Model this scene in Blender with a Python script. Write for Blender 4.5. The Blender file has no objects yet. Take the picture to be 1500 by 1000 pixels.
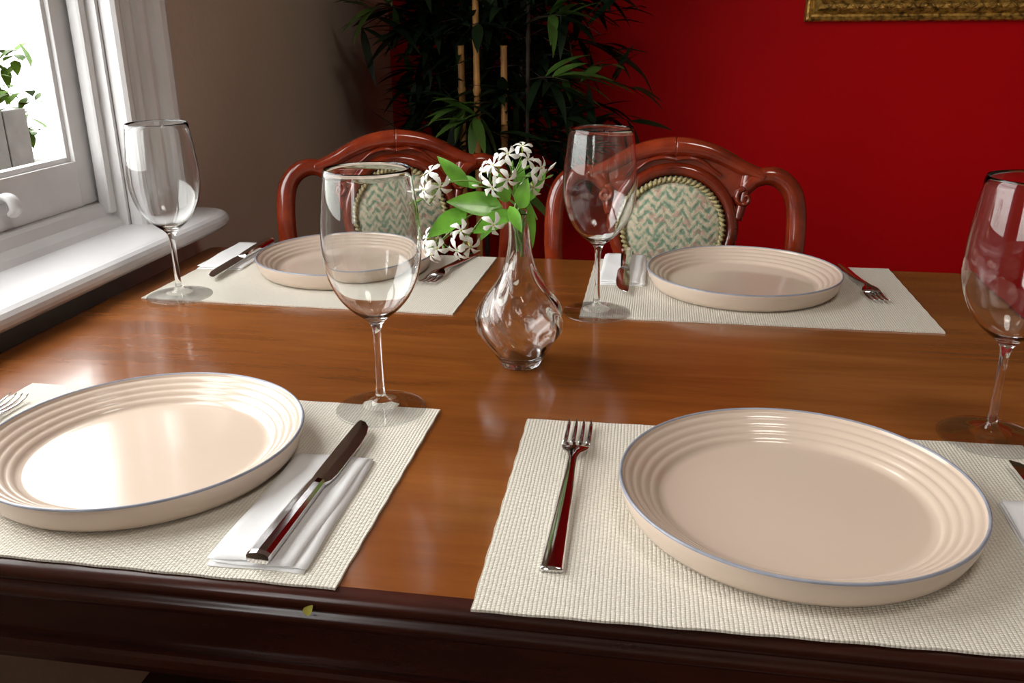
import bpy, bmesh, math, random
from mathutils import Vector, Matrix, Euler
random.seed(7)
TZ=0.75
pi=math.pi
# ------------------------------------------------------------------ materials
def new_mat(name):
    m=bpy.data.materials.new(name); m.use_nodes=True
    nt=m.node_tree; b=nt.nodes['Principled BSDF']
    return m,nt,b
def N(nt,t,**kw):
    return nt.nodes.new(t)
def M(nt,op,a,b=None,c=None):
    n=nt.nodes.new('ShaderNodeMath'); n.operation=op
    for i,v in enumerate((a,b,c)):
        if v is None: continue
        if isinstance(v,bpy.types.NodeSocket): nt.links.new(v,n.inputs[i])
        else: n.inputs[i].default_value=v
    return n.outputs[0]
def ramp(nt,fac,stops):
    r=nt.nodes.new('ShaderNodeValToRGB'); nt.links.new(fac,r.inputs[0])
    e=r.color_ramp.elements
    while len(e)>len(stops): e.remove(e[-1])
    while len(e)<len(stops): e.new(.5)
    for i,(p,c) in enumerate(stops):
        e[i].position=p; e[i].color=(*c,1)
    return r.outputs[0]
def coords(nt,scale=(1,1,1),which='Object',rot=(0,0,0)):
    t=nt.nodes.new('ShaderNodeTexCoord')
    mp=N(nt,'ShaderNodeMapping'); mp.inputs['Scale'].default_value=scale; mp.inputs['Rotation'].default_value=rot
    nt.links.new(t.outputs[which],mp.inputs[0]); return mp.outputs[0]
def noise(nt,vec,s,d=4,r=.55,dist=0):
    n=N(nt,'ShaderNodeTexNoise'); nt.links.new(vec,n.inputs['Vector'])
    n.inputs['Scale'].default_value=s;n.inputs['Detail'].default_value=d;n.inputs['Roughness'].default_value=r;n.inputs['Distortion'].default_value=dist
    return n.outputs[0]
def bump(nt,b,h,strength=.3,dist=.001):
    n=N(nt,'ShaderNodeBump'); n.inputs['Strength'].default_value=strength;n.inputs['Distance'].default_value=dist
    nt.links.new(h,n.inputs['Height']); nt.links.new(n.outputs[0],b.inputs['Normal'])
def simple(name,col,rough=.5,metal=0,coat=0,spec=.5,var=0,vs=20):
    m,nt,b=new_mat(name)
    b.inputs['Roughness'].default_value=rough;b.inputs['Metallic'].default_value=metal
    b.inputs['Coat Weight'].default_value=coat;b.inputs['Coat Roughness'].default_value=.04
    b.inputs['Specular IOR Level'].default_value=spec
    if var:
        f=noise(nt,coords(nt),vs)
        c=ramp(nt,f,[(.3,tuple(x*(1-var) for x in col)),(.7,tuple(min(1,x*(1+var)) for x in col))])
        nt.links.new(c,b.inputs['Base Color'])
    else: b.inputs['Base Color'].default_value=(*col,1)
    return m
def wood(name,c1,c2,c3,scale,rough=.2,coat=.5,bs=.06,spec=.5):
    m,nt,b=new_mat(name)
    v=coords(nt,scale)
    f1=noise(nt,v,1.0,8,.62,.6); f2=noise(nt,coords(nt),2.2,3)
    f3=noise(nt,coords(nt,tuple(s*5 for s in scale)),1.0,6,.7)
    f=M(nt,'ADD',M(nt,'MULTIPLY',f1,.55),M(nt,'ADD',M(nt,'MULTIPLY',f2,.25),M(nt,'MULTIPLY',f3,.2)))
    c=ramp(nt,f,[(.36,c1),(.5,c2),(.64,c3)])
    nt.links.new(c,b.inputs['Base Color'])
    rr=M(nt,'MULTIPLY_ADD',noise(nt,coords(nt),9,5),.12,rough-.06)
    nt.links.new(rr,b.inputs['Roughness'])
    b.inputs['Coat Weight'].default_value=coat;b.inputs['Coat Roughness'].default_value=.08
    b.inputs['Specular IOR Level'].default_value=spec
    bump(nt,b,f3,bs,.001)
    return m
MAT={}
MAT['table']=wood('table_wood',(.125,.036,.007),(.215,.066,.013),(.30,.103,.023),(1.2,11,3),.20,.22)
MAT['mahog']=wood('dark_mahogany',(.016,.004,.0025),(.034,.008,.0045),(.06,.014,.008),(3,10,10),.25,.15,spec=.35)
MAT['chairwood']=wood('red_mahogany',(.07,.007,.002),(.19,.020,.005),(.33,.046,.012),(6,6,6),.14,.6,spec=.4)
MAT['plate']=simple('glazed_stoneware',(.665,.54,.44),.12,coat=.12,var=.02,vs=6)
MAT['plate_rim']=simple('blue_glaze_rim',(.29,.31,.37),.25,var=.15,vs=60)
MAT['steel']=simple('polished_steel',(.74,.73,.74),.10,metal=1)
m,nt,b=new_mat('paper_napkin'); b.inputs['Base Color'].default_value=(.86,.87,.88,1);b.inputs['Roughness'].default_value=.85
bump(nt,b,noise(nt,coords(nt),900,3),.25,.0006); MAT['napkin']=m
# woven mat
m,nt,b=new_mat('woven_placemat')
tc=coords(nt); sp=N(nt,'ShaderNodeSeparateXYZ'); nt.links.new(tc,sp.inputs[0])
nz=noise(nt,tc,60,2)
X=M(nt,'MULTIPLY_ADD',nz,.0012,sp.outputs[0]); Y=M(nt,'MULTIPLY_ADD',nz,.0012,sp.outputs[1])
sx=M(nt,'SINE',M(nt,'MULTIPLY',X,pi/.0031)); sy=M(nt,'SINE',M(nt,'MULTIPLY',Y,pi/.0020))
chk=M(nt,'GREATER_THAN',M(nt,'MULTIPLY',sx,sy),0)
ax=M(nt,'POWER',M(nt,'ABSOLUTE',sx),.6); ay=M(nt,'POWER',M(nt,'ABSOLUTE',sy),.6)
hh=M(nt,'MULTIPLY',ax,ay)
hh=M(nt,'MULTIPLY',hh,M(nt,'MULTIPLY_ADD',chk,.35,.65))
hh=M(nt,'MULTIPLY_ADD',noise(nt,tc,350,3),.25,hh)
nt.links.new(ramp(nt,hh,[(.1,(.46,.425,.345)),(.42,(.71,.67,.58)),(.9,(.82,.79,.705))]),b.inputs['Base Color'])
b.inputs['Roughness'].default_value=.6; bump(nt,b,hh,.6,.0012); MAT['mat']=m
# glass
def real_glass(name,ior=1.48,col=(.99,.995,.995)):
    m,nt,b=new_mat(name); nt.nodes.remove(b)
    gg=N(nt,'ShaderNodeBsdfGlass');gg.inputs['IOR'].default_value=ior;gg.inputs['Roughness'].default_value=0;gg.inputs['Color'].default_value=(*col,1)
    nt.links.new(gg.outputs[0],nt.nodes['Material Output'].inputs[0]);return m
def thin_glass(name,f0=.045,top=.75,power=4,edge=(.62,.64,.64),ep=5):
    m,nt,b=new_mat(name); nt.nodes.remove(b)
    g=N(nt,'ShaderNodeBsdfGlossy');g.inputs['Roughness'].default_value=0;g.inputs['Color'].default_value=(1,1,1,1)
    t=N(nt,'ShaderNodeBsdfTransparent')
    lw=nt.nodes.new('ShaderNodeLayerWeight');lw.inputs[0].default_value=.5
    nt.links.new(ramp(nt,M(nt,'POWER',lw.outputs['Facing'],ep),[(0,(.985,.99,.99)),(1,edge)]),t.inputs[0])
    mx=N(nt,'ShaderNodeMixShader')
    nt.links.new(M(nt,'MULTIPLY_ADD',M(nt,'POWER',lw.outputs['Facing'],power),top-f0,f0),mx.inputs[0])
    nt.links.new(t.outputs[0],mx.inputs[1]);nt.links.new(g.outputs[0],mx.inputs[2])
    nt.links.new(mx.outputs[0],nt.nodes['Material Output'].inputs[0]);return m
MAT['thinglass']=real_glass('crystal_bowl',1.45)
MAT['footglass']=thin_glass('crystal_foot',.05,.6,4,(.3,.3,.3),4)
MAT['glass']=real_glass('vase_glass',1.47)
MAT['pane']=thin_glass('window_glass',.04,.5,5,(1,1,1))
# walls
def plaster(name,c,rough,bs,sc=60,var=.06,spec=.5):
    m,nt,b=new_mat(name); v=coords(nt)
    f=noise(nt,v,1.3,4)
    nt.links.new(ramp(nt,f,[(.3,tuple(x*(1-var) for x in c)),(.7,tuple(x*(1+var) for x in c))]),b.inputs['Base Color'])
    b.inputs['Roughness'].default_value=rough;b.inputs['Specular IOR Level'].default_value=spec
    bump(nt,b,noise(nt,v,sc,6,.6),bs,.004); return m
MAT['wall_red']=plaster('red_painted_plaster',(.62,.0015,.005),.55,.12,spec=.12)
MAT['wall_beige']=plaster('beige_painted_plaster',(.66,.55,.44),.6,.35,45,spec=.3)
MAT['ceiling']=plaster('white_ceiling_paint',(.8,.78,.74),.8,.1)
MAT['white']=simple('white_gloss_trim_paint',(.70,.70,.71),.3,var=.05,vs=9)
MAT['floor']=wood('floor_boards',(.03,.012,.006),(.06,.024,.011),(.1,.045,.02),(8,1,1),.4,.1)
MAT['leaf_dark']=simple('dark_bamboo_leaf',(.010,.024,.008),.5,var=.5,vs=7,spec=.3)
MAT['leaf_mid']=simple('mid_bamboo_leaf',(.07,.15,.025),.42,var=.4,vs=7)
MAT['cane']=simple('bamboo_cane',(.50,.25,.07),.4,var=.3,vs=12)
MAT['twig']=simple('dark_twig',(.04,.025,.015),.6,var=.3)
MAT['leaf_bright']=simple('jasmine_leaf',(.14,.38,.035),.3,coat=.2,var=.4,vs=35)
MAT['stem']=simple('green_stem',(.16,.30,.06),.4,var=.2)
MAT['petal']=simple('white_petal',(.86,.87,.80),.5)
MAT['flowereye']=simple('flower_eye',(.55,.6,.15),.5)
MAT['soil']=simple('potting_soil',(.03,.02,.012),.9,var=.4)
MAT['pot']=simple('terracotta_pot',(.22,.09,.05),.6,var=.2)
MAT['fence']=simple('weathered_fence',(.035,.032,.028),.8,var=.6,vs=5)
MAT['outleaf']=simple('garden_foliage',(.040,.085,.008),.5,var=.6,vs=8,spec=.1)
MAT['outground']=simple('garden_paving',(.05,.05,.045),.9,var=.3)
MAT['dryleaf']=simple('yellow_leaf',(.40,.36,.06),.5)
MAT['canvas']=simple('painting_canvas',(.10,.09,.05),.5,var=.7,vs=4)
# gold
m,nt,b=new_mat('antique_gilt'); v=coords(nt)
f=noise(nt,v,70,5)
nt.links.new(ramp(nt,f,[(.35,(.12,.06,.012)),(.55,(.58,.34,.07)),(.75,(.85,.56,.16))]),b.inputs['Base Color'])
b.inputs['Metallic'].default_value=.5;b.inputs['Roughness'].default_value=.4;bump(nt,b,f,.6,.004);MAT['gold']=m
# tapestry
m,nt,b=new_mat('tapestry_fabric'); v=coords(nt,(1,1,1))
sp=N(nt,'ShaderNodeSeparateXYZ'); nt.links.new(v,sp.inputs[0])
wob=M(nt,'MULTIPLY',M(nt,'SUBTRACT',noise(nt,v,40,2),.5),.010)
xx=M(nt,'PINGPONG',M(nt,'ADD',M(nt,'ADD',sp.outputs[0],1.0),wob),.0145)
zz=M(nt,'ADD',M(nt,'ADD',M(nt,'MULTIPLY',xx,1.2),sp.outputs[2]),wob)
band=M(nt,'DIVIDE',M(nt,'PINGPONG',zz,.0085),.0085)
band=M(nt,'ADD',M(nt,'MULTIPLY',band,.62),M(nt,'MULTIPLY',M(nt,'SUBTRACT',noise(nt,v,110,4),.40),2.1))
col1=ramp(nt,band,[(.12,(.16,.25,.17)),(.40,(.31,.37,.26)),(.58,(.50,.45,.32)),(.9,(.58,.51,.38))])
pk=M(nt,'GREATER_THAN',noise(nt,v,65,2),.58)
mixn=N(nt,'ShaderNodeMixRGB');nt.links.new(M(nt,'MULTIPLY',pk,.5),mixn.inputs[0]);nt.links.new(col1,mixn.inputs[1]);mixn.inputs[2].default_value=(.48,.24,.20,1)
nt.links.new(mixn.outputs[0],b.inputs['Base Color']);b.inputs['Roughness'].default_value=.9
bump(nt,b,M(nt,'ADD',band,noise(nt,v,500,2)),.6,.0015);MAT['tapestry']=m
MAT['braid']=simple('gold_green_braid',(.38,.32,.15),.7,var=.45,vs=230)
# ------------------------------------------------------------------ mesh builder
class B:
    def __init__(s): s.v=[];s.f=[];s.m=[];s.sm=[];s.mats=[]
    def mi(s,mat):
        mat=MAT[mat]
        if mat not in s.mats: s.mats.append(mat)
        return s.mats.index(mat)
    def add(s,vs,fs,mat,smooth=True,T=None):
        o=len(s.v)
        if T is not None: vs=[T@Vector(p) for p in vs]
        s.v+=[tuple(p) for p in vs]; k=s.mi(mat)
        for f in fs: s.f.append([i+o for i in f]);s.m.append(k);s.sm.append(smooth)
    def box(s,c,size,mat,bev=0,T=None,seg=2):
        bm=bmesh.new();bmesh.ops.create_cube(bm,size=1)
        for v in bm.verts: v.co=Vector((v.co.x*size[0],v.co.y*size[1],v.co.z*size[2]))+Vector(c)
        if bev: bmesh.ops.bevel(bm,geom=bm.edges[:],offset=bev,segments=seg,affect='EDGES',profile=.6)
        bm.verts.index_update()
        s.add([v.co.copy() for v in bm.verts],[[v.index for v in f.verts] for f in bm.faces],mat,False,T);bm.free()
    def lathe(s,prof,mat,seg=64,T=None,mats=None,fn=None,closed=False):
        vs=[];fs=[];n=len(prof)
        for j in range(seg):
            a=2*pi*j/seg
            for i,(r,z) in enumerate(prof):
                k=fn(a,z,i) if fn else 1
                vs.append((r*k*math.cos(a),r*k*math.sin(a),z))
        for j in range(seg):
            j2=(j+1)%seg
            for i in range(n-1):
                if prof[i][0]<1e-6 and prof[i+1][0]<1e-6: continue
                q=[j*n+i,j2*n+i,j2*n+i+1,j*n+i+1]
                fs.append((q,mats[i] if mats else mat))
        for mm in sorted(set(x[1] for x in fs)):
            s.add(vs,[f for f,k in fs if k==mm],mm,True,T)
    def tube(s,pts,rad,mat,seg=8,ref=None,T=None,caps=True,rad2=None):
        pts=[Vector(p) for p in pts];n=len(pts)
        if not hasattr(rad,'__len__'): rad=[rad]*n
        if rad2 is None: rad2=rad
        elif not hasattr(rad2,'__len__'): rad2=[rad2]*n
        vs=[];prev=None
        for i,p in enumerate(pts):
            t=(pts[min(i+1,n-1)]-pts[max(i-1,0)]).normalized()
            if ref is not None: b=Vector(ref)
            elif prev is None: b=Vector((0,0,1)) if abs(t.z)<.9 else Vector((1,0,0))
            else: b=prev
            nn=t.cross(b).normalized(); b=nn.cross(t).normalized(); prev=b
            for k in range(seg):
                a=2*pi*k/seg
                vs.append(p+nn*math.cos(a)*rad[i]+b*math.sin(a)*rad2[i])
        fs=[[i*seg+k,i*seg+(k+1)%seg,(i+1)*seg+(k+1)%seg,(i+1)*seg+k] for i in range(n-1) for k in range(seg)]
        if caps: fs+=[list(range(seg))[::-1],[(n-1)*seg+k for k in range(seg)]]
        s.add(vs,fs,mat,True,T)
    def obj(s,name,loc=(0,0,0),rot=(0,0,0),parent=None,weld=True):
        me=bpy.data.meshes.new(name);me.from_pydata(s.v,[],s.f)
        for m in s.mats: me.materials.append(m)
        me.polygons.foreach_set('material_index',s.m);me.polygons.foreach_set('use_smooth',s.sm)
        me.update()
        if weld:
            bm=bmesh.new();bm.from_mesh(me);bmesh.ops.remove_doubles(bm,verts=bm.verts,dist=1e-6)
            loose=[v for v in bm.verts if not v.link_faces]
            bmesh.ops.delete(bm,geom=loose,context='VERTS')
            bmesh.ops.recalc_face_normals(bm,faces=bm.faces);bm.to_mesh(me);bm.free()
        o=bpy.data.objects.new(name,me);bpy.context.collection.objects.link(o)
        o.location=loc;o.rotation_euler=rot
        if parent: o.parent=parent
        return o
def catmull(P,k=6,closed=False):
    P=[Vector(p) for p in P];n=len(P);out=[]
    rng=range(n if closed else n-1)
    for i in rng:
        if closed: a,b,c,d=P[(i-1)%n],P[i],P[(i+1)%n],P[(i+2)%n]
        else: a,b,c,d=P[max(i-1,0)],P[i],P[i+1],P[min(i+2,n-1)]
        for j in range(k):
            t=j/k
            out.append(.5*((2*b)+(c-a)*t+(2*a-5*b+4*c-d)*t*t+(3*b-a-3*c+d)*t**3))
    if not closed: out.append(P[-1])
    return out
def cm2(P,k=4): return [(max(p.x,0),p.y) for p in catmull([(a,b,0) for a,b in P],k)]
def simple_box(name,lo,hi,mat,bev=0):
    b=B();c=[(l+h)/2 for l,h in zip(lo,hi)];b.box((0,0,0),[h-l for l,h in zip(lo,hi)],mat,bev)
    return b.obj(name,c)
# ------------------------------------------------------------------ room
WX=-.88; YB=2.93; XR=3.0; YF=-2.3; H=2.7; TK=.122
oy0,oy1,oz0,oz1=.22,1.365,.80,2.15     # visible window opening
py0,py1=-1.75,-.55                     # second window
b=B()
def wbox(y0,y1,z0,z1): b.box((WX-TK/2,(y0+y1)/2,(z0+z1)/2),(TK,y1-y0,z1-z0),'wall_beige')
wbox(YF-.15,py0,0,H);wbox(py1,oy0,0,H);wbox(oy1,YB+.15,0,H)
wbox(py0,py1,0,oz0-.005);wbox(py0,py1,oz1,H);wbox(oy0,oy1,0,oz0-.005);wbox(oy0,oy1,oz1,H)
b.obj('wall_left')
simple_box('wall_back',(WX,YB,0),(XR,YB+.15,H),'wall_red')
simple_box('wall_right',(XR,YF,0),(XR+.15,YB+.15,H),'wall_beige')
simple_box('wall_front',(WX,YF-.15,0),(XR+.15,YF,H),'wall_beige')
simple_box('floor',(WX-TK,YF-.15,-.1),(XR+.15,YB+.15,0),'floor')
simple_box('ceiling',(WX-TK,YF-.15,H),(XR+.15,YB+.15,H+.1),'ceiling')
simple_box('baseboard_back',(WX+.02,YB-.02,0),(XR,YB-.0005,.14),'white',.004)
simple_box('baseboard_left',(WX+.0005,1.6,0),(WX+.02,YB-.021,.14),'white',.004)
# window
def window(name,y0,y1,sill_end):
    E=bpy.data.objects.new(name,None);bpy.context.collection.objects.link(E)
    prof=[(0,-.02),(0,.020),(.004,.026),(.012,.028),(.018,.026),(.022,.016),(.034,.014),(.038,.022),(.044,.026),(.050,.022),(.054,.012),(.074,.012),(.078,.020),(.086,.025),(.094,.026),(.100,.022),(.104,.034),(.112,.041),(.122,.044),(.132,.041),(.140,.033),(.146,.028),(.150,.024),(.150,0)]
    b=B();vs=[]
    zb=.795
    for st in range(4):
        for d,p in prof:
            y,z=[(y1+d,zb),(y1+d,oz1+d),(y0-d,oz1+d),(y0-d,zb)][st]
            vs.append((WX+p,y,z))
    n=len(prof);fs=[[s*n+i,s*n+i+1,(s+1)*n+i+1,(s+1)*n+i] for s in range(3) for i in range(n-1)]
    b.add(vs,fs,'white',False)
    b.box((WX-TK/2,y1-.0035,(oz0+oz1)/2),(TK-.002,.008,oz1-oz0),'white')
    b.box((WX-TK/2,y0+.0035,(oz0+oz1)/2),(TK-.002,.008,oz1-oz0),'white')
    b.box((WX-TK/2,(y0+y1)/2,oz1-.0035),(TK-.002,y1-y0-.02,.008),'white')
    for yy in (y1-.016,y0+.016): b.box((WX-.028,yy,(oz0+oz1)/2+.01),(.022,.018,oz1-oz0-.03),'white',.005)
    b.obj('casing',parent=E)
    b=B()
    sp=[(-1.03,.795),(-1.03,.842),(-.918,.842),(-.910,.838),(-.906,.822),(-.895,.812),(-.888,.803),(-.85,.802),(-.80,.801)]
    nose=[(-.785+.020*math.sin(a),.786+.015*math.cos(a)) for a in [0,.4,.8,1.2,1.57,1.95,2.3,2.7,3.1]]
    tail=[(-.80,.770),(-.83,.770),(-.836,.762),(-.85,.758),(-.862,.752),(-.862,.69),(-.8805,.69),(-.8805,.795)]
    P=sp+nose+tail
    st=[(y0-.18,-.02),(y0-.15,0)]+[(sill_end-.06,0),(sill_end-.03,-.004),(sill_end-.012,-.012),(sill_end-.003,-.024),(sill_end,-.04)]
    vs=[]
    for y,dx in st:
        for x,z in P:
            xx=x+(dx*min(1,max(0,(x+.86)/.06)) if x>-.86 else 0)
            if x<-.881: yy=min(max(y,y0+.002),y1-.002)
            else: yy=y
            vs.append((xx,yy,z))
    n=len(P);fs=[[s*n+i,s*n+(i+1)%n,(s+1)*n+(i+1)%n,(s+1)*n+i] for s in range(len(st)-1) for i in range(n)]
    fs+=[list(range(n)),[(len(st)-1)*n+i for i in range(n)][::-1]]
    b.add(vs,fs,'white',False);b.obj('sill',parent=E)
    def sash(nm,xc,z0,z1,rb,rt):
        b=B();w=.046;t=.034;ya,yb=y0+.009,y1-.009
        b.box((xc,ya+w/2,(z0+z1)/2),(t,w,z1-z0),'white',.003)
        b.box((xc,yb-w/2,(z0+z1)/2),(t,w,z1-z0),'white',.003)
        b.box((xc,(ya+yb)/2,z0+rb/2),(t-.0012,yb-ya-2*w+.004,rb),'white',.0)
        b.box((xc,(ya+yb)/2,z1-rt/2),(t-.0012,yb-ya-2*w+.004,rt),'white',.0)
        for yy in (ya+w+.003,yb-w-.003): b.box((xc,yy,(z0+z1)/2+(rb-rt)/2),(t-.016,.010,z1-z0-rb-rt+.002),'white',.002)
        b.box((xc,(ya+yb)/2,z0+rb+.003),(t-.018,yb-ya-2*w-.01,.010),'white',.002)
        b.obj(nm,parent=E)
        b=B();ym,zm,hy,hz=(ya+yb)/2,(z0+z1)/2,(yb-ya-.05)/2,(z1-z0-.05)/2
        b.add([(xc,ym-hy,zm-hz),(xc,ym+hy,zm-hz),(xc,ym+hy,zm+hz),(xc,ym-hy,zm+hz)],[[0,1,2,3]],'pane',False);b.obj(nm+'_glass',parent=E)
    sash('lower_sash',-.944,.843,1.50,.072,.04)
    sash('upper_sash',-.981,1.47,2.14,.04,.06)
    for yy in (y1-.24,) if name=='window_1' else (y1-.3,y0+.3):
        b=B()
        b.box((-.9255,yy,.880),(.003,.040,.030),'white',.0012)
        b.tube(catmull([(-.926,yy,.888),(-.915,yy,.893),(-.905,yy,.888),(-.902,yy,.876),(-.908,yy,.868)],4),.006,'white',8,ref=(0,1,0),rad2=.012)
        b.obj('sash_lift',parent=E)
    return E
window('window_1',oy0,oy1,1.525)
window('window_2',py0,py1,py1+.16)
# ------------------------------------------------------------------ outside
simple_box('garden_ground',(-9,-8,-.35),(WX-TK-.04,9,-.3),'outground')
b=B();y=1.2
while y<3.36:
    b.box((-2.6,y,.25),(.02,.135,1.1+random.uniform(-.02,.02)),'fence',.004);y+=.142
b.box((-2.63,2.3,.6),(.04,2.2,.08),'fence',.004);b.box((-2.63,2.3,.0),(.04,2.2,.08),'fence',.004)
b.obj('garden_fence')
def leafmesh(b,mat,origin,direction,up,L,W,droop=.3,n=5,fold=.15,asym=0):
    d=Vector(direction).normalized();u=Vector(up);s=d.cross(u)
    if s.length<1e-4: s=d.cross(Vector((1,0,.1)))
    s.normalize();u=s.cross(d).normalized()
    vs=[];o=Vector(origin)
    for i in range(n+1):
        t=i/n;w=W*.5*(math.sin(pi*min(1,t**.75))**.9 if 0<t<1 else 0)+.0003
        c=o+d*L*t-u*droop*L*t*t
        vs+= [c-s*w+u*fold*w,c.copy(),c+s*w+u*fold*w]
    fs=[]
    for i in range(n):
        k=i*3;fs+=[[k,k+1,k+4,k+3],[k+1,k+2,k+5,k+4]]
    b.add(vs,fs,mat,True)
b=B()
for i in range(1200):
    o=(-2.98+random.uniform(-.18,.18),random.uniform(2.2,3.78),random.uniform(.62,1.02))
    leafmesh(b,'outleaf',o,(random.uniform(-1,1),random.uniform(-1,1),random.uniform(-.6,1)),(0,0,1),random.uniform(.06,.12),.045,.3,4)
for i in range(7):
    yy=2.3+i*.22;b.tube([(-2.96,yy,-.3),(-2.97,yy+.02,.3),(-2.95,yy,.9)],.012,'twig',6)
b.obj('garden_shrub',weld=False)
# ------------------------------------------------------------------ table
tx0,tx1,ty0,ty1=-.785,.483,.493,1.443
TB=bpy.data.objects.new('dining_table',None);bpy.context.collection.objects.link(TB)
b=B()
prof=[(.012,0),(.006,-.001),(.0015,-.004),(0,-.009),(.0015,-.014),(.006,-.017),(.007,-.019),(.004,-.021),(.002,-.026),(.004,-.031),(.009,-.034),(.02,-.036),(.02,-.036)]
def ring(d,z,R=.02):
    out=[];x0,x1,y0,y1=tx0+d,tx1-d,ty0+d,ty1-d;r=max(R-d,.002)
    for cx,cy,a0 in ((x1-r,y1-r,0),(x0+r,y1-r,90),(x0+r,y0+r,180),(x1-r,y0+r,270)):
        for k in range(7):
            a=math.radians(a0+15*k);out.append((cx+r*math.cos(a),cy+r*math.sin(a),TZ+z))
    return out
rs=[ring(d,z) for d,z in prof];n=len(rs[0])
b.add(rs[0],[list(range(n))],'table',False)
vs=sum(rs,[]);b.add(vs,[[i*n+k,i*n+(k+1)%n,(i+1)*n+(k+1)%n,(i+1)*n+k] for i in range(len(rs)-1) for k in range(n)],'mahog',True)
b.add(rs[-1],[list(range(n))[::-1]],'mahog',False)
b.obj('table_top',parent=TB)
b=B()
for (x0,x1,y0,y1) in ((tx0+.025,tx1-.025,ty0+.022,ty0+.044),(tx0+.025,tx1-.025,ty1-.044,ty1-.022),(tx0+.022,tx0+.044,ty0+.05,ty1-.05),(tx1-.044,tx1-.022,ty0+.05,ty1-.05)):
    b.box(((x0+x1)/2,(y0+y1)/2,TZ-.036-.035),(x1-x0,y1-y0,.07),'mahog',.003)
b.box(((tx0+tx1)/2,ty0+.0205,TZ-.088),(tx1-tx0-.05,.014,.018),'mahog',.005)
b.obj('apron',parent=TB)
legp=[(0,0),(.018,0),(.022,.02),(.016,.05),(.02,.08),(.030,.22),(.036,.42),(.033,.52),(.022,.56),(.034,.575),(.034,.6),(.024,.61),(.036,.63),(.036,.714),(0,.714)]
for i,(lx,ly) in enumerate(((tx0+.07,ty0+.07),(tx1-.07,ty0+.07),(tx0+.07,ty1-.07),(tx1-.07,ty1-.07))):
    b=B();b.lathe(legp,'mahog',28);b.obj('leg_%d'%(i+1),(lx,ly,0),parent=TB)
b=B();leafmesh(b,'dryleaf',(0,0,0),(.6,-.25,.8),(0,-1,.3),.011,.006,.2,5)
b.obj('leaf_fragment',(-.231,ty0-.0005,TZ-.017))
# ------------------------------------------------------------------ placemats
def placemat(x,y,a):
    W,D,T=.462,.307,.002
    b=B();nx,ny=46,30;vs=[]
    for top in (1,0):
        for j in range(ny+1):
            for i in range(nx+1):
                u=i/nx-.5;v=j/ny-.5
                ex=math.sin(j*1.7)*.0004 if i in(0,nx) else 0;ey=math.sin(i*1.3)*.0004 if j in (0,ny) else 0
                vs.append((u*W+ex,v*D+ey,T*top))
    k=(nx+1)*(ny+1);fs=[]
    for j in range(ny):
        for i in range(nx):
            q=j*(nx+1)+i;f=[q,q+1,q+nx+2,q+nx+1];fs.append(f);fs.append([t+k for t in f][::-1])
    loop=[i for i in range(nx+1)]+[(j)*(nx+1)+nx for j in range(1,ny+1)]+[ny*(nx+1)+i for i in range(nx-1,-1,-1)]+[j*(nx+1) for j in range(ny-1,0,-1)]
    for i in range(len(loop)):
        p,q=loop[i],loop[(i+1)%len(loop)];fs.append([p,p+k,q+k,q])
    b.add(vs,fs,'mat',False);b.obj('placemat',(x,y,TZ+.0002),(0,0,a))
placemat(.117,.649,.021);placemat(.135,1.283,.002);placemat(-.494,1.273,-.018);placemat(-.44,.654,-.004)
MZ=TZ+.0024
# ------------------------------------------------------------------ plates
pp=[(0,.0065),(.05,.0063),(.100,.006),(.1075,.0062)]
r,z=.1085,.0068
for i in range(4):
    pp+=[(r+.0006,z+.0014),(r+.0026,z+.0034),(r+.0050,z+.0043),(r+.0066,z+.0044)]
    r+=.0070;z+=.0042
pp+=[(.1366,.0245),(.1374,.0264)]
k2=len(pp)
pp+=[(.1386,.0276),(.1398,.0272),(.1403,.0258)]
k3=len(pp)
pp+=[(.1395,.0215),(.1378,.0150),(.1350,.0080),(.1310,.0030),(.1270,.0006),(.124,0),(.122,0),(.120,.0016),(0,.0016)]
pmats=['plate']*(len(pp)-1)
for i in range(k2-1,k3-1): pmats[i]='plate_rim'
def plate(x,y):
    b=B();b.lathe(pp,'plate',128,mats=pmats);return b.obj('dinner_plate',(x,y,MZ))
plate(.12,.657);plate(.13,1.305);plate(-.487,1.321);plate(-.446,.664)
# ------------------------------------------------------------------ wine glasses
foot=[(.0,0),(.020,0),(.043,0),(.0452,.0008),(.0450,.0018),(.040,.0026),(.026,.0042),(.012,.0075),(.0062,.013),(.0044,.022),(.0037,.050),(.0038,.078),(.0052,.089),(.0100,.0965),(.0230,.107),(.0350,.1215),(.0440,.142),(.0475,.164),(.0472,.186),(.0447,.212),(.0410,.2425)]
inner=[(.0405,.2430),(.0401,.2425),(.0439,.212),(.0464,.186),(.0467,.164),(.0432,.1427),(.0343,.1226),(.0222,.1084),(.0100,.1008),(.0,.0995)]
gp=cm2(foot,4)+cm2(inner,4)
gp[0]=(0,0);gp[-1]=(0,.0995)
nfoot=len(cm2(foot,4))
def gmat(i):
    if i<nfoot and gp[i][1]<.0055: return 'footglass'
    return 'thinglass'
gm=[gmat(i) for i in range(len(gp)-1)]
def wineglass(x,y,z=TZ):
    b=B();b.lathe(gp,'thinglass',96,mats=gm);return b.obj('wine_glass',(x,y,z))
wineglass(-.676,1.14,MZ);wineglass(-.268,.799,MZ);wineglass(-.074,1.147,MZ);wineglass(.32,.821,MZ)
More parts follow.
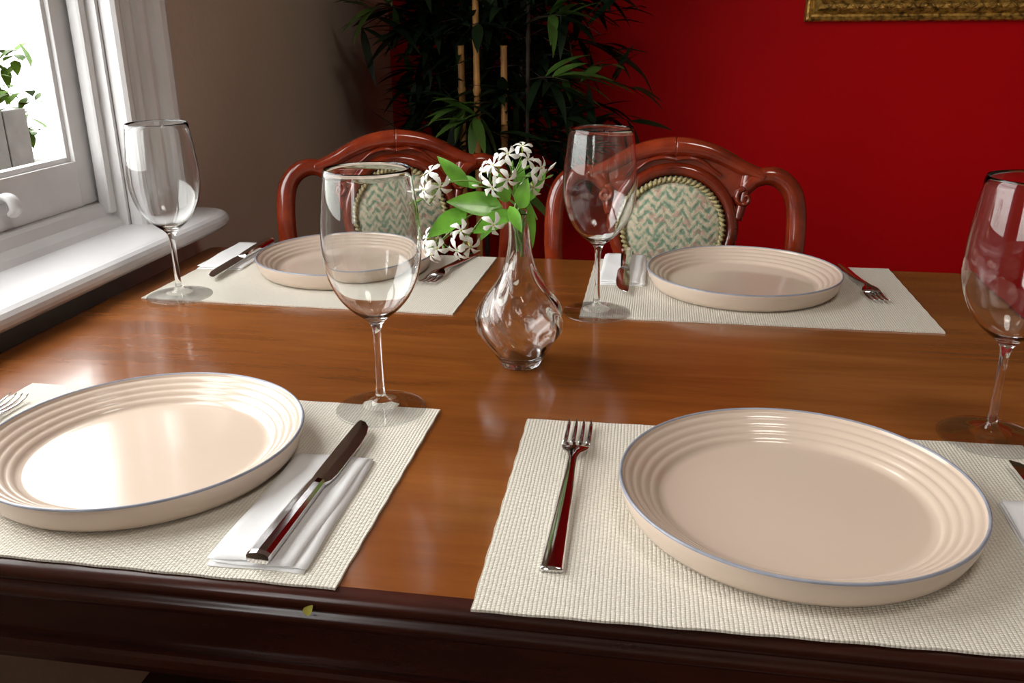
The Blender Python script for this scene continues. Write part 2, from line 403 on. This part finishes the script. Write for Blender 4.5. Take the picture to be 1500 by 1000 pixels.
# ------------------------------------------------------------------ vase
vo=[(.0,.0),(.018,.0),(.0225,.001),(.0245,.004),(.028,.011),(.0385,.026),(.0465,.040),(.0492,.053),(.0470,.066),(.0400,.080),(.0300,.094),(.0215,.108),(.0160,.124),(.0128,.142),(.0118,.158),(.0130,.170),(.0160,.1785)]
vi=[(.0150,.1788),(.0115,.170),(.0101,.158),(.0108,.142),(.0136,.124),(.0185,.108),(.0264,.094),(.0362,.080),(.0430,.066),(.0452,.053),(.0425,.040),(.0345,.027),(.0200,.010),(0,.0065)]
nvo=len(cm2(vo,4))
vp=cm2(vo,4)+cm2(vi,4);vp[0]=(0,0)
def rib(a,z,i):
    if z<.004 or z>.135: return 1
    w=math.sin(pi*min(1,max(0,(z-.004)/.131)))**.8
    return 1+(.038 if i<nvo else .012)*w*math.cos(9*(a+z*16))
VB=bpy.data.objects.new('flower_vase',None);bpy.context.collection.objects.link(VB);VB.location=(-.148,.949,TZ+.0003)
b=B();b.lathe(vp,'glass',144,fn=rib,mats=['footglass' if (i<nvo and vp[i][1]<.0008) else 'glass' for i in range(len(vp)-1)]);b.obj('vase_body',parent=VB)
# ------------------------------------------------------------------ jasmine (local to vase)
b=B()
def P(u,v,dy=0): return Vector(((u-762)/1330,dy,.1785+(312-v)/1265))
def stem(tip,bend=.02,r=.0011):
    rim=Vector((random.uniform(-.006,.006),random.uniform(-.006,.006),.176))
    bt=Vector((random.uniform(-.005,.005),random.uniform(-.005,.005),random.uniform(.125,.145)))
    mid=(rim+tip)/2+Vector((0,0,bend))
    pts=catmull([bt,Vector((rim.x*.6,rim.y*.6,.155)),rim,mid,tip],6)
    b.tube(pts,[r*1.5*(1-.5*i/len(pts)) for i in range(len(pts))],'stem',6)
tips=[P(752,250,0),P(720,272,-.02),P(640,275,-.01),P(785,262,.015),P(648,352,-.03),P(690,345,-.03),P(790,320,-.01)]
for t in tips: stem(t,bend=.018)
def flower(c,n,s=.0125,spin=0):
    n=Vector(n).normalized();a=n.orthogonal().normalized();bb=n.cross(a)
    for k in range(5):
        t=2*pi*k/5+spin
        d=a*math.cos(t)+bb*math.sin(t);e=n.cross(d)
        o=Vector(c)
        rows=[(0,.0008,0,.0),(.25,.0012,.0,.0008),(.55,.0026,.0010,.0012),(.85,.0038,.0030,-.0010),(1.0,.0014,.0056,-.0036)]
        vs=[]
        for tt,w,sh,hh in rows:
            cc=o+d*s*tt+e*sh*1.0+n*hh
            vs+=[cc-e*w,cc+n*.0004,cc+e*w]
        fs=[]
        for i in range(4):
            q=i*3;fs+=[[q,q+1,q+4,q+3],[q+1,q+2,q+5,q+4]]
        b.add(vs,fs,'petal',True)
    b.tube([Vector(c)-n*.010,Vector(c)-n*.003,Vector(c)+n*.0008],[.0007,.0011,.0013],'flowereye',6)
bl=[(748,232,-.01,(.1,-.8,.7)),(774,240,.0,(.8,-.5,.5)),(728,246,-.015,(-.5,-.9,.3)),(752,262,-.03,(.1,-1,-.2)),(708,258,.0,(-.8,-.4,.4)),(728,276,-.02,(-.3,-1,-.3)),(793,252,.0,(.9,-.5,.2)),(784,276,-.01,(.5,-.9,-.4)),(763,226,.018,(.1,-.3,.9)),
 (634,258,-.01,(-.6,-.6,.6)),(628,280,-.02,(-.7,-.8,-.2)),(652,276,-.02,(.3,-1,.1)),(634,294,-.01,(-.2,-.8,-.6)),
 (632,345,-.03,(-.8,-.6,.3)),(652,354,-.045,(.1,-1,.2)),(638,368,-.03,(-.4,-.7,-.6)),
 (688,328,-.045,(0,-1,.3)),(700,352,-.04,(.5,-.9,-.2)),(680,358,-.04,(-.4,-.8,-.5)),(732,322,-.035,(.1,-1,0))]
cc_=[P(752,265,0),P(645,285,-.005),P(652,350,-.025),P(692,338,-.03),P(785,275,.01),P(720,278,-.01)]
for u,v,dy,nn in bl:
    c=P(u,v,dy);nn=Vector(nn)+Vector((random.uniform(-.2,.2),0,random.uniform(-.2,.2)))
    flower(c,nn,random.uniform(.0110,.0140),random.uniform(0,6))
    q=min(cc_,key=lambda p:(p-c).length)
    e=c-nn.normalized()*.010
    b.tube([e,(e+q)/2+Vector((0,.004,0)),q],.0008,'stem',5)
for k in range(24):
    q=random.choice(cc_);d=Vector((random.gauss(0,1),random.gauss(-.3,.8),random.gauss(.4,.6))).normalized()
    L=random.uniform(.016,.030)
    b.tube([q,q+d*L*.7],.0006,'stem',5)
    b.tube([q+d*L*.65,q+d*L*.85,q+d*L*1.1],[.0006,.0017,.0005],'petal' if k%2 else 'stem',6)
def jl(u0,v0,u1,v1,w,dy0=0,dy1=0,droop=.1,up=(0,-1,.5)):
    a=P(u0,v0,dy0);c=P(u1,v1,dy1);leafmesh(b,'leaf_bright',a,c-a,up,(c-a).length,w,droop,8,.22)
jl(740,304,664,292,.028,-.01,-.03,.05,(0,-1,.7))
jl(688,280,642,238,.016,0,.0)
jl(690,306,638,338,.022,-.02,-.045,.05)
jl(770,300,797,258,.014,0,.02)
jl(776,296,792,352,.013,-.01,-.03,up=(1,-.6,.2))
jl(755,308,704,332,.020,-.02,-.04,.05)
jl(765,305,778,262,.018,-.01,-.03)
jl(745,298,740,256,.015,-.01,-.03)
jl(752,300,772,330,.013,-.02,-.035)
jl(700,282,666,268,.012,.01,.02)
jl(735,306,710,345,.014,-.02,-.03)
jl(758,300,762,244,.014,.012,.012)
b.obj('jasmine_sprigs',parent=VB,weld=False)
# ------------------------------------------------------------------ cutlery
def loft(b,secs,mat,ch=.25,T=None,smooth=False,dome=0):
    vs=[];n=9
    for y,hw,xc,z0,z1 in secs:
        c=min(hw,(z1-z0)/2)*ch
        vs+=[(xc-hw+c,y,z0),(xc+hw-c,y,z0),(xc+hw,y,z0+c),(xc+hw,y,z1-c),(xc+hw-c*1.5,y,z1),(xc,y,z1+dome*hw),(xc-hw+c*1.5,y,z1),(xc-hw,y,z1-c),(xc-hw,y,z0+c)]
    fs=[[i*n+k,i*n+(k+1)%n,(i+1)*n+(k+1)%n,(i+1)*n+k] for i in range(len(secs)-1) for k in range(n)]
    fs+=[list(range(n))[::-1],[(len(secs)-1)*n+k for k in range(n)]]
    b.add(vs,fs,mat,smooth,T)
def fork(x,y,ang,z,L=.245):
    b=B();k=L/.245
    hs=[(0,.0086,0,.0,.0042),(.002,.0086,0,.0,.0043),(.03,.0080,0,.0,.0045),(.08,.0066,0,.0012,.0058),(.115,.0054,0,.0035,.0078),(.140,.0042,0,.006,.010),(.160,.0038,0,.0075,.0112),(.170,.0055,0,.0076,.0108),(.178,.0105,0,.0068,.0094),(.186,.0128,0,.0054,.0078),(.196,.0130,0,.0040,.0062)]
    loft(b,[(s[0]*k,)+s[1:] for s in hs],'steel',.6,smooth=True,dome=.06)
    for i in range(4):
        xc=-.0108+.0072*i
        ts=[(.194,.0023,xc,.0042,.0064),(.21,.0020,xc,.0022,.0044),(.225,.0018,xc,.0022,.0042),(.238,.0014,xc*.98,.0042,.0058),(.245,.0006,xc*.96,.0066,.0076)]
        loft(b,[(s[0]*k,)+s[1:] for s in ts],'steel',.5,smooth=True)
    return b.obj('fork',(x,y,z),(0,0,ang))
def knife(x,y,ang,z,L=.245):
    b=B();k=L/.245
    hs=[(0,.0086,0,0,.0082),(.004,.0090,0,0,.0088),(.06,.0083,0,0,.0086),(.110,.0073,0,.0008,.0076),(.118,.0070,0,.001,.0070)]
    loft(b,[(s[0]*k,)+s[1:] for s in hs],'steel',.5,dome=.12)
    bs=[(.116,.0070,0,.0018,.0052),(.122,.0085,.0010,.0020,.0042),(.135,.0098,.0016,.0022,.0038),(.19,.0100,.0016,.0022,.0036),(.215,.0092,.0010,.0022,.0036),(.232,.0070,-.001,.0022,.0034),(.241,.0040,-.0036,.0022,.0032),(.245,.0012,-.006,.0022,.0030)]
    loft(b,[(s[0]*k,)+s[1:] for s in bs],'steel',.3,dome=.05)
    return b.obj('table_knife',(x,y,z),(0,0,ang))
def place(fn,tip,end,z):
    dx,dy=tip[0]-end[0],tip[1]-end[1];return fn(end[0],end[1],math.atan2(-dx,dy),z,math.hypot(dx,dy))
NZ=.0052
place(fork,(-.063,.788),(-.062,.540),MZ)
place(fork,(-.338,1.238),(-.300,1.440),MZ)
place(fork,(.313,1.238),(.292,1.440),MZ)
place(fork,(-.652,.765),(-.655,.525),MZ)
place(knife,(-.268,.752),(-.272,.512),MZ+NZ)
place(knife,(-.668,1.214),(-.674,1.450),MZ+NZ)
place(knife,(-.042,1.225),(-.046,1.465),MZ+NZ)
place(knife,(.322,.757),(.326,.520),MZ+NZ)
# ------------------------------------------------------------------ napkins
def sheet(b,w,d,z,th,ox,oy,rot,seed,lift=0):
    rnd=random.Random(seed);nx,ny=10,18;vs=[];ca,sa=math.cos(rot),math.sin(rot)
    ph=rnd.uniform(0,6)
    for top in (1,0):
        for j in range(ny+1):
            for i in range(nx+1):
                u=i/nx-.5;v=j/ny-.5
                x=u*w+.0006*math.sin(v*9+ph);y=v*d+.0008*math.sin(u*7+ph)
                e=min(.5-abs(u),.5-abs(v))
                zz=z+(th if top else 0)*(1 if e>.001 else .75)+ (.0004*math.sin(u*8+v*11+ph)+.0004 if z>0.0001 else 0)*(1)
                vs.append((ox+ca*x-sa*y,oy+sa*x+ca*y,zz))
    k=(nx+1)*(ny+1);fs=[]
    for j in range(ny):
        for i in range(nx):
            q=j*(nx+1)+i;f=[q,q+1,q+nx+2,q+nx+1];fs.append(f);fs.append([t+k for t in f][::-1])
    loop=[i for i in range(nx+1)]+[j*(nx+1)+nx for j in range(1,ny+1)]+[ny*(nx+1)+i for i in range(nx-1,-1,-1)]+[j*(nx+1) for j in range(ny-1,0,-1)]
    for i in range(len(loop)):
        p,q=loop[i],loop[(i+1)%len(loop)];fs.append([p,p+k,q+k,q])
    b.add(vs,fs,'napkin',True)
def napkin(x,y,w,d,rot,seed):
    b=B();sheet(b,w,d,0,.0013,0,0,0,seed);sheet(b,w*.97,d*.985,.0015,.0009,.001,.001,.012,seed+1)
    sheet(b,w*.9,d*.975,.0028,.0010,-.003,.002,-.03,seed+2)
    return b.obj('napkin',(x,y,MZ),(0,0,rot),weld=False)
napkin(-.2755,.5985,.074,.174,.01,1);napkin(-.692,1.367,.074,.168,.06,4);napkin(-.047,1.371,.070,.178,.0,7);napkin(.320,.602,.074,.176,-.02,10)
# ------------------------------------------------------------------ chairs
def chair(loc,rz):
    E=bpy.data.objects.new('dining_chair',None);bpy.context.collection.objects.link(E)
    E.location=loc;E.rotation_euler=(0,0,rz)
    rec=lambda z:(z-.47)*.15
    Bk=B();R=lambda pts:[(x,rec(z)+dy,z) for x,z,dy in pts]
    def tb(pts,w,d,k=6,mat='chairwood'):
        q=catmull(R([(p[0],p[1],p[2] if len(p)>2 else 0) for p in pts]),k)
        n=len(q)
        W=[w(i/(n-1)) if callable(w) else w for i in range(n)];D=[d]*n if not callable(d) else [d(i/(n-1)) for i in range(n)]
        Bk.tube(q,W,mat,14,ref=(0,1,0),rad2=D)
    for s in (-1,1):
        tb([(s*.165,.44),(s*.170,.54),(s*.192,.64),(s*.205,.72),(s*.2075,.79),(s*.201,.838),(s*.183,.864),(s*.158,.874),(s*.134,.868),(s*.118,.852)],lambda t:.0135+.0035*math.sin(pi*t),.015)
        pts=[]
        for i in range(12):
            a=i/11*2.1*pi;r=.016*(1-i/14)
            pts.append((s*(.118-r*math.sin(a)),.838+r*math.cos(a),-.004))
        tb(pts,lambda t:.0065*(1-.4*t),.012,2)
        tb([(s*.150,.873),(s*.128,.880),(s*.108,.888),(s*.085,.900),(s*.055,.912),(s*.025,.918),(0,.9195)],lambda t:.011+.0065*t,.016)
        tb([(s*.060,.700,0),(s*.085,.655,0),(s*.125,.62,0),(s*.176,.60,0)],.010,.011)
        tb([(s*.108,.80),(s*.116,.835),(s*.120,.865),(s*.124,.884)],lambda t:.009+.002*t,.013)
    cz=.785;rx,rz_=.088,.086
    ring=[((rx+.012)*math.cos(2*pi*i/48),0,cz+(rz_+.012)*math.sin(2*pi*i/48)) for i in range(49)]
    q=[(x,rec(z),z) for x,_,z in ring]
    Bk.tube(q,.0125,'chairwood',12,ref=(0,1,0),rad2=.016,caps=False)
    vs=[];nn=24
    for sy in (-.006,.008):
        for i in range(nn+1):
            x=-.115+.23*i/nn
            zt=.915-.045*(abs(x)/.125)**1.8
            zb=cz+(rz_+.008)*math.sqrt(max(0,1-(x/(rx+.016))**2)) if abs(x)<rx+.014 else zt-.03
            zb=min(zb,zt-.004);zb=max(zb,.835)
            vs+=[(x,rec(zt)+sy,zt),(x,rec(zb)+sy,zb)]
    m_=(nn+1)*2
    fs=[]
    for i in range(nn):
        k=i*2;fs+=[[k,k+2,k+3,k+1],[m_+k,m_+k+1,m_+k+3,m_+k+2],[k,m_+k,m_+k+2,k+2],[k+1,k+3,m_+k+3,m_+k+1]]
    Bk.add(vs,fs,'chairwood',False)
    for s in (-1,1):
        tb([(0,.900,-.006),(s*.022,.903,-.008),(s*.045,.897,-.007),(s*.063,.884,-.006),(s*.078,.874,-.006)],lambda t:.0035*(1-.5*t)+.001,.009)
    tb([(-.17,.50),(0,.505),(.17,.50)],.018,.011)
    tb([(0,.50),(0,.60),(0,.70)],lambda t:.020-.008*math.sin(pi*t),.009)
    Bk.obj('back_frame',parent=E)
    b=B();vs=[(0,rec(cz)-.024,cz)];nr,ns=8,48
    for r in range(1,nr+1):
        t=r/nr
        for k in range(ns):
            a=2*pi*k/ns;x=rx*t*math.cos(a);z=cz+rz_*t*math.sin(a)
            vs.append((x,rec(z)-.010-.014*(1-t**3),z))
    fs=[[0,1+(k+1)%ns,1+k] for k in range(ns)]
    for r in range(nr-1):
        for k in range(ns): fs.append([1+r*ns+k,1+r*ns+(k+1)%ns,1+(r+1)*ns+(k+1)%ns,1+(r+1)*ns+k])
    b.add(vs,fs,'tapestry',True)
    vb=[(x,rec(z)+.012,z) for x,y,z in vs];b.add(vb,[f[::-1] for f in fs],'tapestry',True)
    b.obj('medallion_pad',parent=E)
    b=B()
    nb=64
    for i in range(nb):
        a=2*pi*i/nb;x=(rx-.003)*math.cos(a);z=cz+(rz_-.003)*math.sin(a)
        a2=a+.075
        x2=(rx-.007)*math.cos(a2);z2=cz+(rz_-.007)*math.sin(a2)
        x0=(rx+.001)*math.cos(a-.02);z0=cz+(rz_+.001)*math.sin(a-.02)
        b.tube([(x0,rec(z0)-.013,z0),(x,rec(z)-.018,z),(x2,rec(z2)-.015,z2)],[.0024,.0036,.0024],'braid',6)
    b.obj('braid_trim',parent=E)
    b=B()
    def rr(w0,w1,d,z,r=.03):
        out=[];pts=[(-w0/2,0),(w0/2,0),(w1/2,-d),(-w1/2,-d)]
        for i,(px,py) in enumerate(pts):
            p=Vector((px,py,0));a=Vector((*pts[i-1],0));c=Vector((*pts[(i+1)%4],0))
            pa=p+(a-p).normalized()*r;pc=p+(c-p).normalized()*r
            for k in range(6):
                t=k/5;out.append(tuple((pa*(1-t)**2+p*2*t*(1-t)+pc*t*t)+Vector((0,0,z))))
        return out
    L=[rr(.36,.44,.42,.40),rr(.37,.45,.425,.405),rr(.37,.45,.425,.445),rr(.36,.44,.42,.45)]
    n=len(L[0])
    b.add(sum(L,[]),[[i*n+k,i*n+(k+1)%n,(i+1)*n+(k+1)%n,(i+1)*n+k] for i in range(3) for k in range(n)]+[list(range(n))[::-1]],'chairwood',False)
    def shr(l,s,z): 
        return [((x)*s,(y+.21)*s-.21,z) for x,y,_ in l]
    U=[shr(L[3],1,.45),shr(L[3],.98,.465),shr(L[3],.9,.482),shr(L[3],.6,.492),shr(L[3],.2,.495)]
    b.add(sum(U,[]),[[i*n+k,i*n+(k+1)%n,(i+1)*n+(k+1)%n,(i+1)*n+k] for i in range(4) for k in range(n)]+[[4*n+k for k in range(n)]],'tapestry',True)
    b.obj('seat',parent=E)
    b=B()
    for s in (-1,1):
        b.tube(catmull([(s*.160,.0,.44),(s*.158,.01,.3),(s*.165,.05,.12),(s*.175,.09,0)],5),[.018]*5+[.016]*6+[.014]*5,'chairwood',10)
        q=catmull([(s*.19,-.395,.41),(s*.20,-.405,.34),(s*.19,-.395,.2),(s*.185,-.39,.08),(s*.192,-.405,0)],5)
        b.tube(q,[.024-.012*i/(len(q)-1) for i in range(len(q))],'chairwood',10)
    b.obj('legs',parent=E)
    return E
chair((.028,1.50,0),0)
chair((-.462,1.555,0),math.radians(20))
# ------------------------------------------------------------------ bamboo plant
b=B()
canes=[(-.467,2.30,1.95,'cane',.0085),(-.402,2.33,.99,'cane',.009),(-.515,2.34,1.02,'cane',.009),(-.40,2.50,1.9,'twig',.008),(-.50,2.55,2.0,'twig',.007),(-.62,2.5,1.9,'twig',.008),(-.36,2.40,1.5,'twig',.006)]
for x,y,h,mt,r in canes:
    lx,ly=(random.uniform(-.02,.02),random.uniform(-.02,.02)) if mt=='twig' else (0,0)
    pts=[];rad=[];z=.25
    while z<h:
        for dz,k in ((0,1.25),(.006,1.0),(.10,.95),(.106,1.0)):
            pts.append((x+lx*(z+dz),y+ly*(z+dz),z+dz));rad.append(r*k)
        z+=.118
    b.tube(pts,rad,mt,10)
def twigcluster(p,d,L,nl,mt):
    d=Vector(d).normalized();p=Vector(p)
    pts=[p+d*L*t-Vector((0,0,1))*.25*L*t*t for t in (0,.33,.66,1)]
    b.tube(pts,[.0025,.002,.0016,.001],'twig',5)
    for i in range(nl):
        t=random.uniform(.35,1);o=p+d*L*t-Vector((0,0,1))*.25*L*t*t
        dd=d*.8+Vector((random.uniform(-1,1),random.uniform(-1,1),random.uniform(-.7,.5)))
        q=o+dd.normalized()*.15
        if q.x<WX+.03 or q.y>YB-.03: dd=Vector((abs(dd.x),-abs(dd.y),dd.z))
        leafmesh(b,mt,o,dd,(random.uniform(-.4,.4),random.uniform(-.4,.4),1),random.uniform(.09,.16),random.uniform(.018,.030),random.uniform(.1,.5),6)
for i in range(340):
    c=random.choice([canes[3],canes[4],canes[5],canes[3],canes[5],canes[4],canes[6]])
    z=random.uniform(.72,1.35) if i<230 else random.uniform(1.2,c[2]-.05)
    z=min(z,c[2])
    a=random.uniform(0,2*pi)
    d=(math.cos(a)*1.2,math.sin(a)*.8,random.uniform(-.1,.7))
    L=random.uniform(.08,.36)
    if d[1]<-.3 and abs(d[0])<.5: L=min(L,.12)
    ex=c[0]+d[0]*L;ey=c[1]+d[1]*L
    if ex<WX+.1: d=(abs(d[0])*.4,d[1],d[2])
    if ey>YB-.1: d=(d[0],-abs(d[1]),d[2]);L=min(L,.15)
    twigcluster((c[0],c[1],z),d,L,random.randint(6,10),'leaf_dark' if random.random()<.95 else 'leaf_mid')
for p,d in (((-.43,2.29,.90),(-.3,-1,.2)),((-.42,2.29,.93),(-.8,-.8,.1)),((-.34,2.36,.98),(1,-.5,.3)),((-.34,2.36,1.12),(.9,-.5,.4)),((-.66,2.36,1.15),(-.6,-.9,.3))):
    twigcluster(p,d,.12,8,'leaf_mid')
b.lathe([(0,0),(.12,0),(.125,.01),(.155,.26),(.165,.262),(.165,.30),(.150,.30),(.148,.27),(0,.265)],'pot',40,T=Matrix.Translation((-.48,2.42,0)))
b.lathe([(0,.268),(.08,.275),(.147,.268)],'soil',30,T=Matrix.Translation((-.48,2.42,.006)))
b.obj('potted_bamboo',weld=False)
# ------------------------------------------------------------------ picture
def picture():
    E=bpy.data.objects.new('framed_painting',None);bpy.context.collection.objects.link(E)
    x0,x1,z0,z1=.405,1.45,1.114,1.90
    pr=[(0,0),(0,.018),(.004,.026),(.010,.028),(.014,.022),(.020,.020),(.026,.030),(.036,.038),(.048,.036),(.056,.026),(.060,.020),(.066,.022),(.072,.018),(.078,.010),(.078,0)]
    b=B();vs=[]
    for st in range(4):
        for d,p in pr:
            x,z=[(x0+d,z0+d),(x1-d,z0+d),(x1-d,z1-d),(x0+d,z1-d)][st]
            vs.append((x,YB-.001-p,z))
    n=len(pr)
    b.add(vs,[[s*n+i,s*n+i+1,((s+1)%4)*n+i+1,((s+1)%4)*n+i] for s in range(4) for i in range(n-1)],'gold',False)
    for s in range(4):
        A,Bq=[((x0,z0),(x1,z0)),((x1,z0),(x1,z1)),((x1,z1),(x0,z1)),((x0,z1),(x0,z0))][s]
        a=Vector((A[0],0,A[1]));c=Vector((Bq[0],0,Bq[1]));t=(c-a).normalized();nrm=Vector((-t.z,0,t.x))
        L=(c-a).length;k=int(L/.022)
        for i in range(3,k-2):
            o=a+t*(i*.022)+nrm*.042+Vector((0,YB-.038,0))
            sg=1 if i%2 else -1
            b.tube([o-t*.009-nrm*.006*sg,o+Vector((0,-.003,0)),o+t*.009+nrm*.006*sg],[.002,.0045,.002],'gold',6)
    b.obj('gilt_frame',parent=E)
    b=B();b.box(((x0+x1)/2,YB-.006,(z0+z1)/2),(x1-x0-.14,.008,z1-z0-.14),'canvas');b.obj('canvas',parent=E)
picture()
# ------------------------------------------------------------------ world + portals
w=bpy.data.worlds.new('daylight');bpy.context.scene.world=w;w.use_nodes=True
nt=w.node_tree;bg=nt.nodes['Background']
tc=nt.nodes.new('ShaderNodeTexCoord');sp=nt.nodes.new('ShaderNodeSeparateXYZ');nt.links.new(tc.outputs['Generated'],sp.inputs[0])
rp=nt.nodes.new('ShaderNodeValToRGB');nt.links.new(sp.outputs[2],rp.inputs[0])
rp.color_ramp.elements[0].position=.0;rp.color_ramp.elements[0].color=(.55,.56,.52,1)
rp.color_ramp.elements[1].position=.12;rp.color_ramp.elements[1].color=(1,.985,.96,1)
nt.links.new(rp.outputs[0],bg.inputs[0]);bg.inputs[1].default_value=8.3
def portal(y0,y1,z0,z1):
    l=bpy.data.lights.new('window_portal','AREA');l.shape='RECTANGLE';l.size=z1-z0;l.size_y=y1-y0
    l.cycles.is_portal=True
    o=bpy.data.objects.new('window_portal',l);bpy.context.collection.objects.link(o)
    o.location=(WX-TK-.05,(y0+y1)/2,(z0+z1)/2);o.rotation_euler=(0,-pi/2,0)
portal(oy0-.05,oy1+.05,oz0-.05,oz1+.05);portal(py0-.05,py1+.05,oz0-.05,oz1+.05)
l=bpy.data.lights.new('added_fill','AREA');l.shape='DISK';l.size=.5;l.energy=9;l.color=(1,.93,.84)  # soft fill light added under the ceiling to brighten the table, no fixture
o=bpy.data.objects.new('ceiling_fill_light',l);bpy.context.collection.objects.link(o);o.location=(.5,.4,2.6)
# ------------------------------------------------------------------ camera
f=1301.786;psi,th,ro=[math.radians(a) for a in (9.4,19.918,-0.371)]
fw=Vector((-math.sin(psi)*math.cos(th),math.cos(psi)*math.cos(th),-math.sin(th)))
r0=Vector((math.cos(psi),math.sin(psi),0));u0=r0.cross(fw)
rr_=r0*math.cos(ro)+u0*math.sin(ro);uu=-r0*math.sin(ro)+u0*math.cos(ro)
c=bpy.data.cameras.new('camera');o=bpy.data.objects.new('camera',c);bpy.context.collection.objects.link(o)
mt=Matrix((rr_,uu,-fw)).transposed().to_4x4();mt.translation=(0,0,TZ+.376);o.matrix_world=mt
c.sensor_width=36;c.lens=f/1500*36;c.clip_start=.01
bpy.context.scene.camera=o
bpy.context.scene.view_settings.view_transform='Standard'
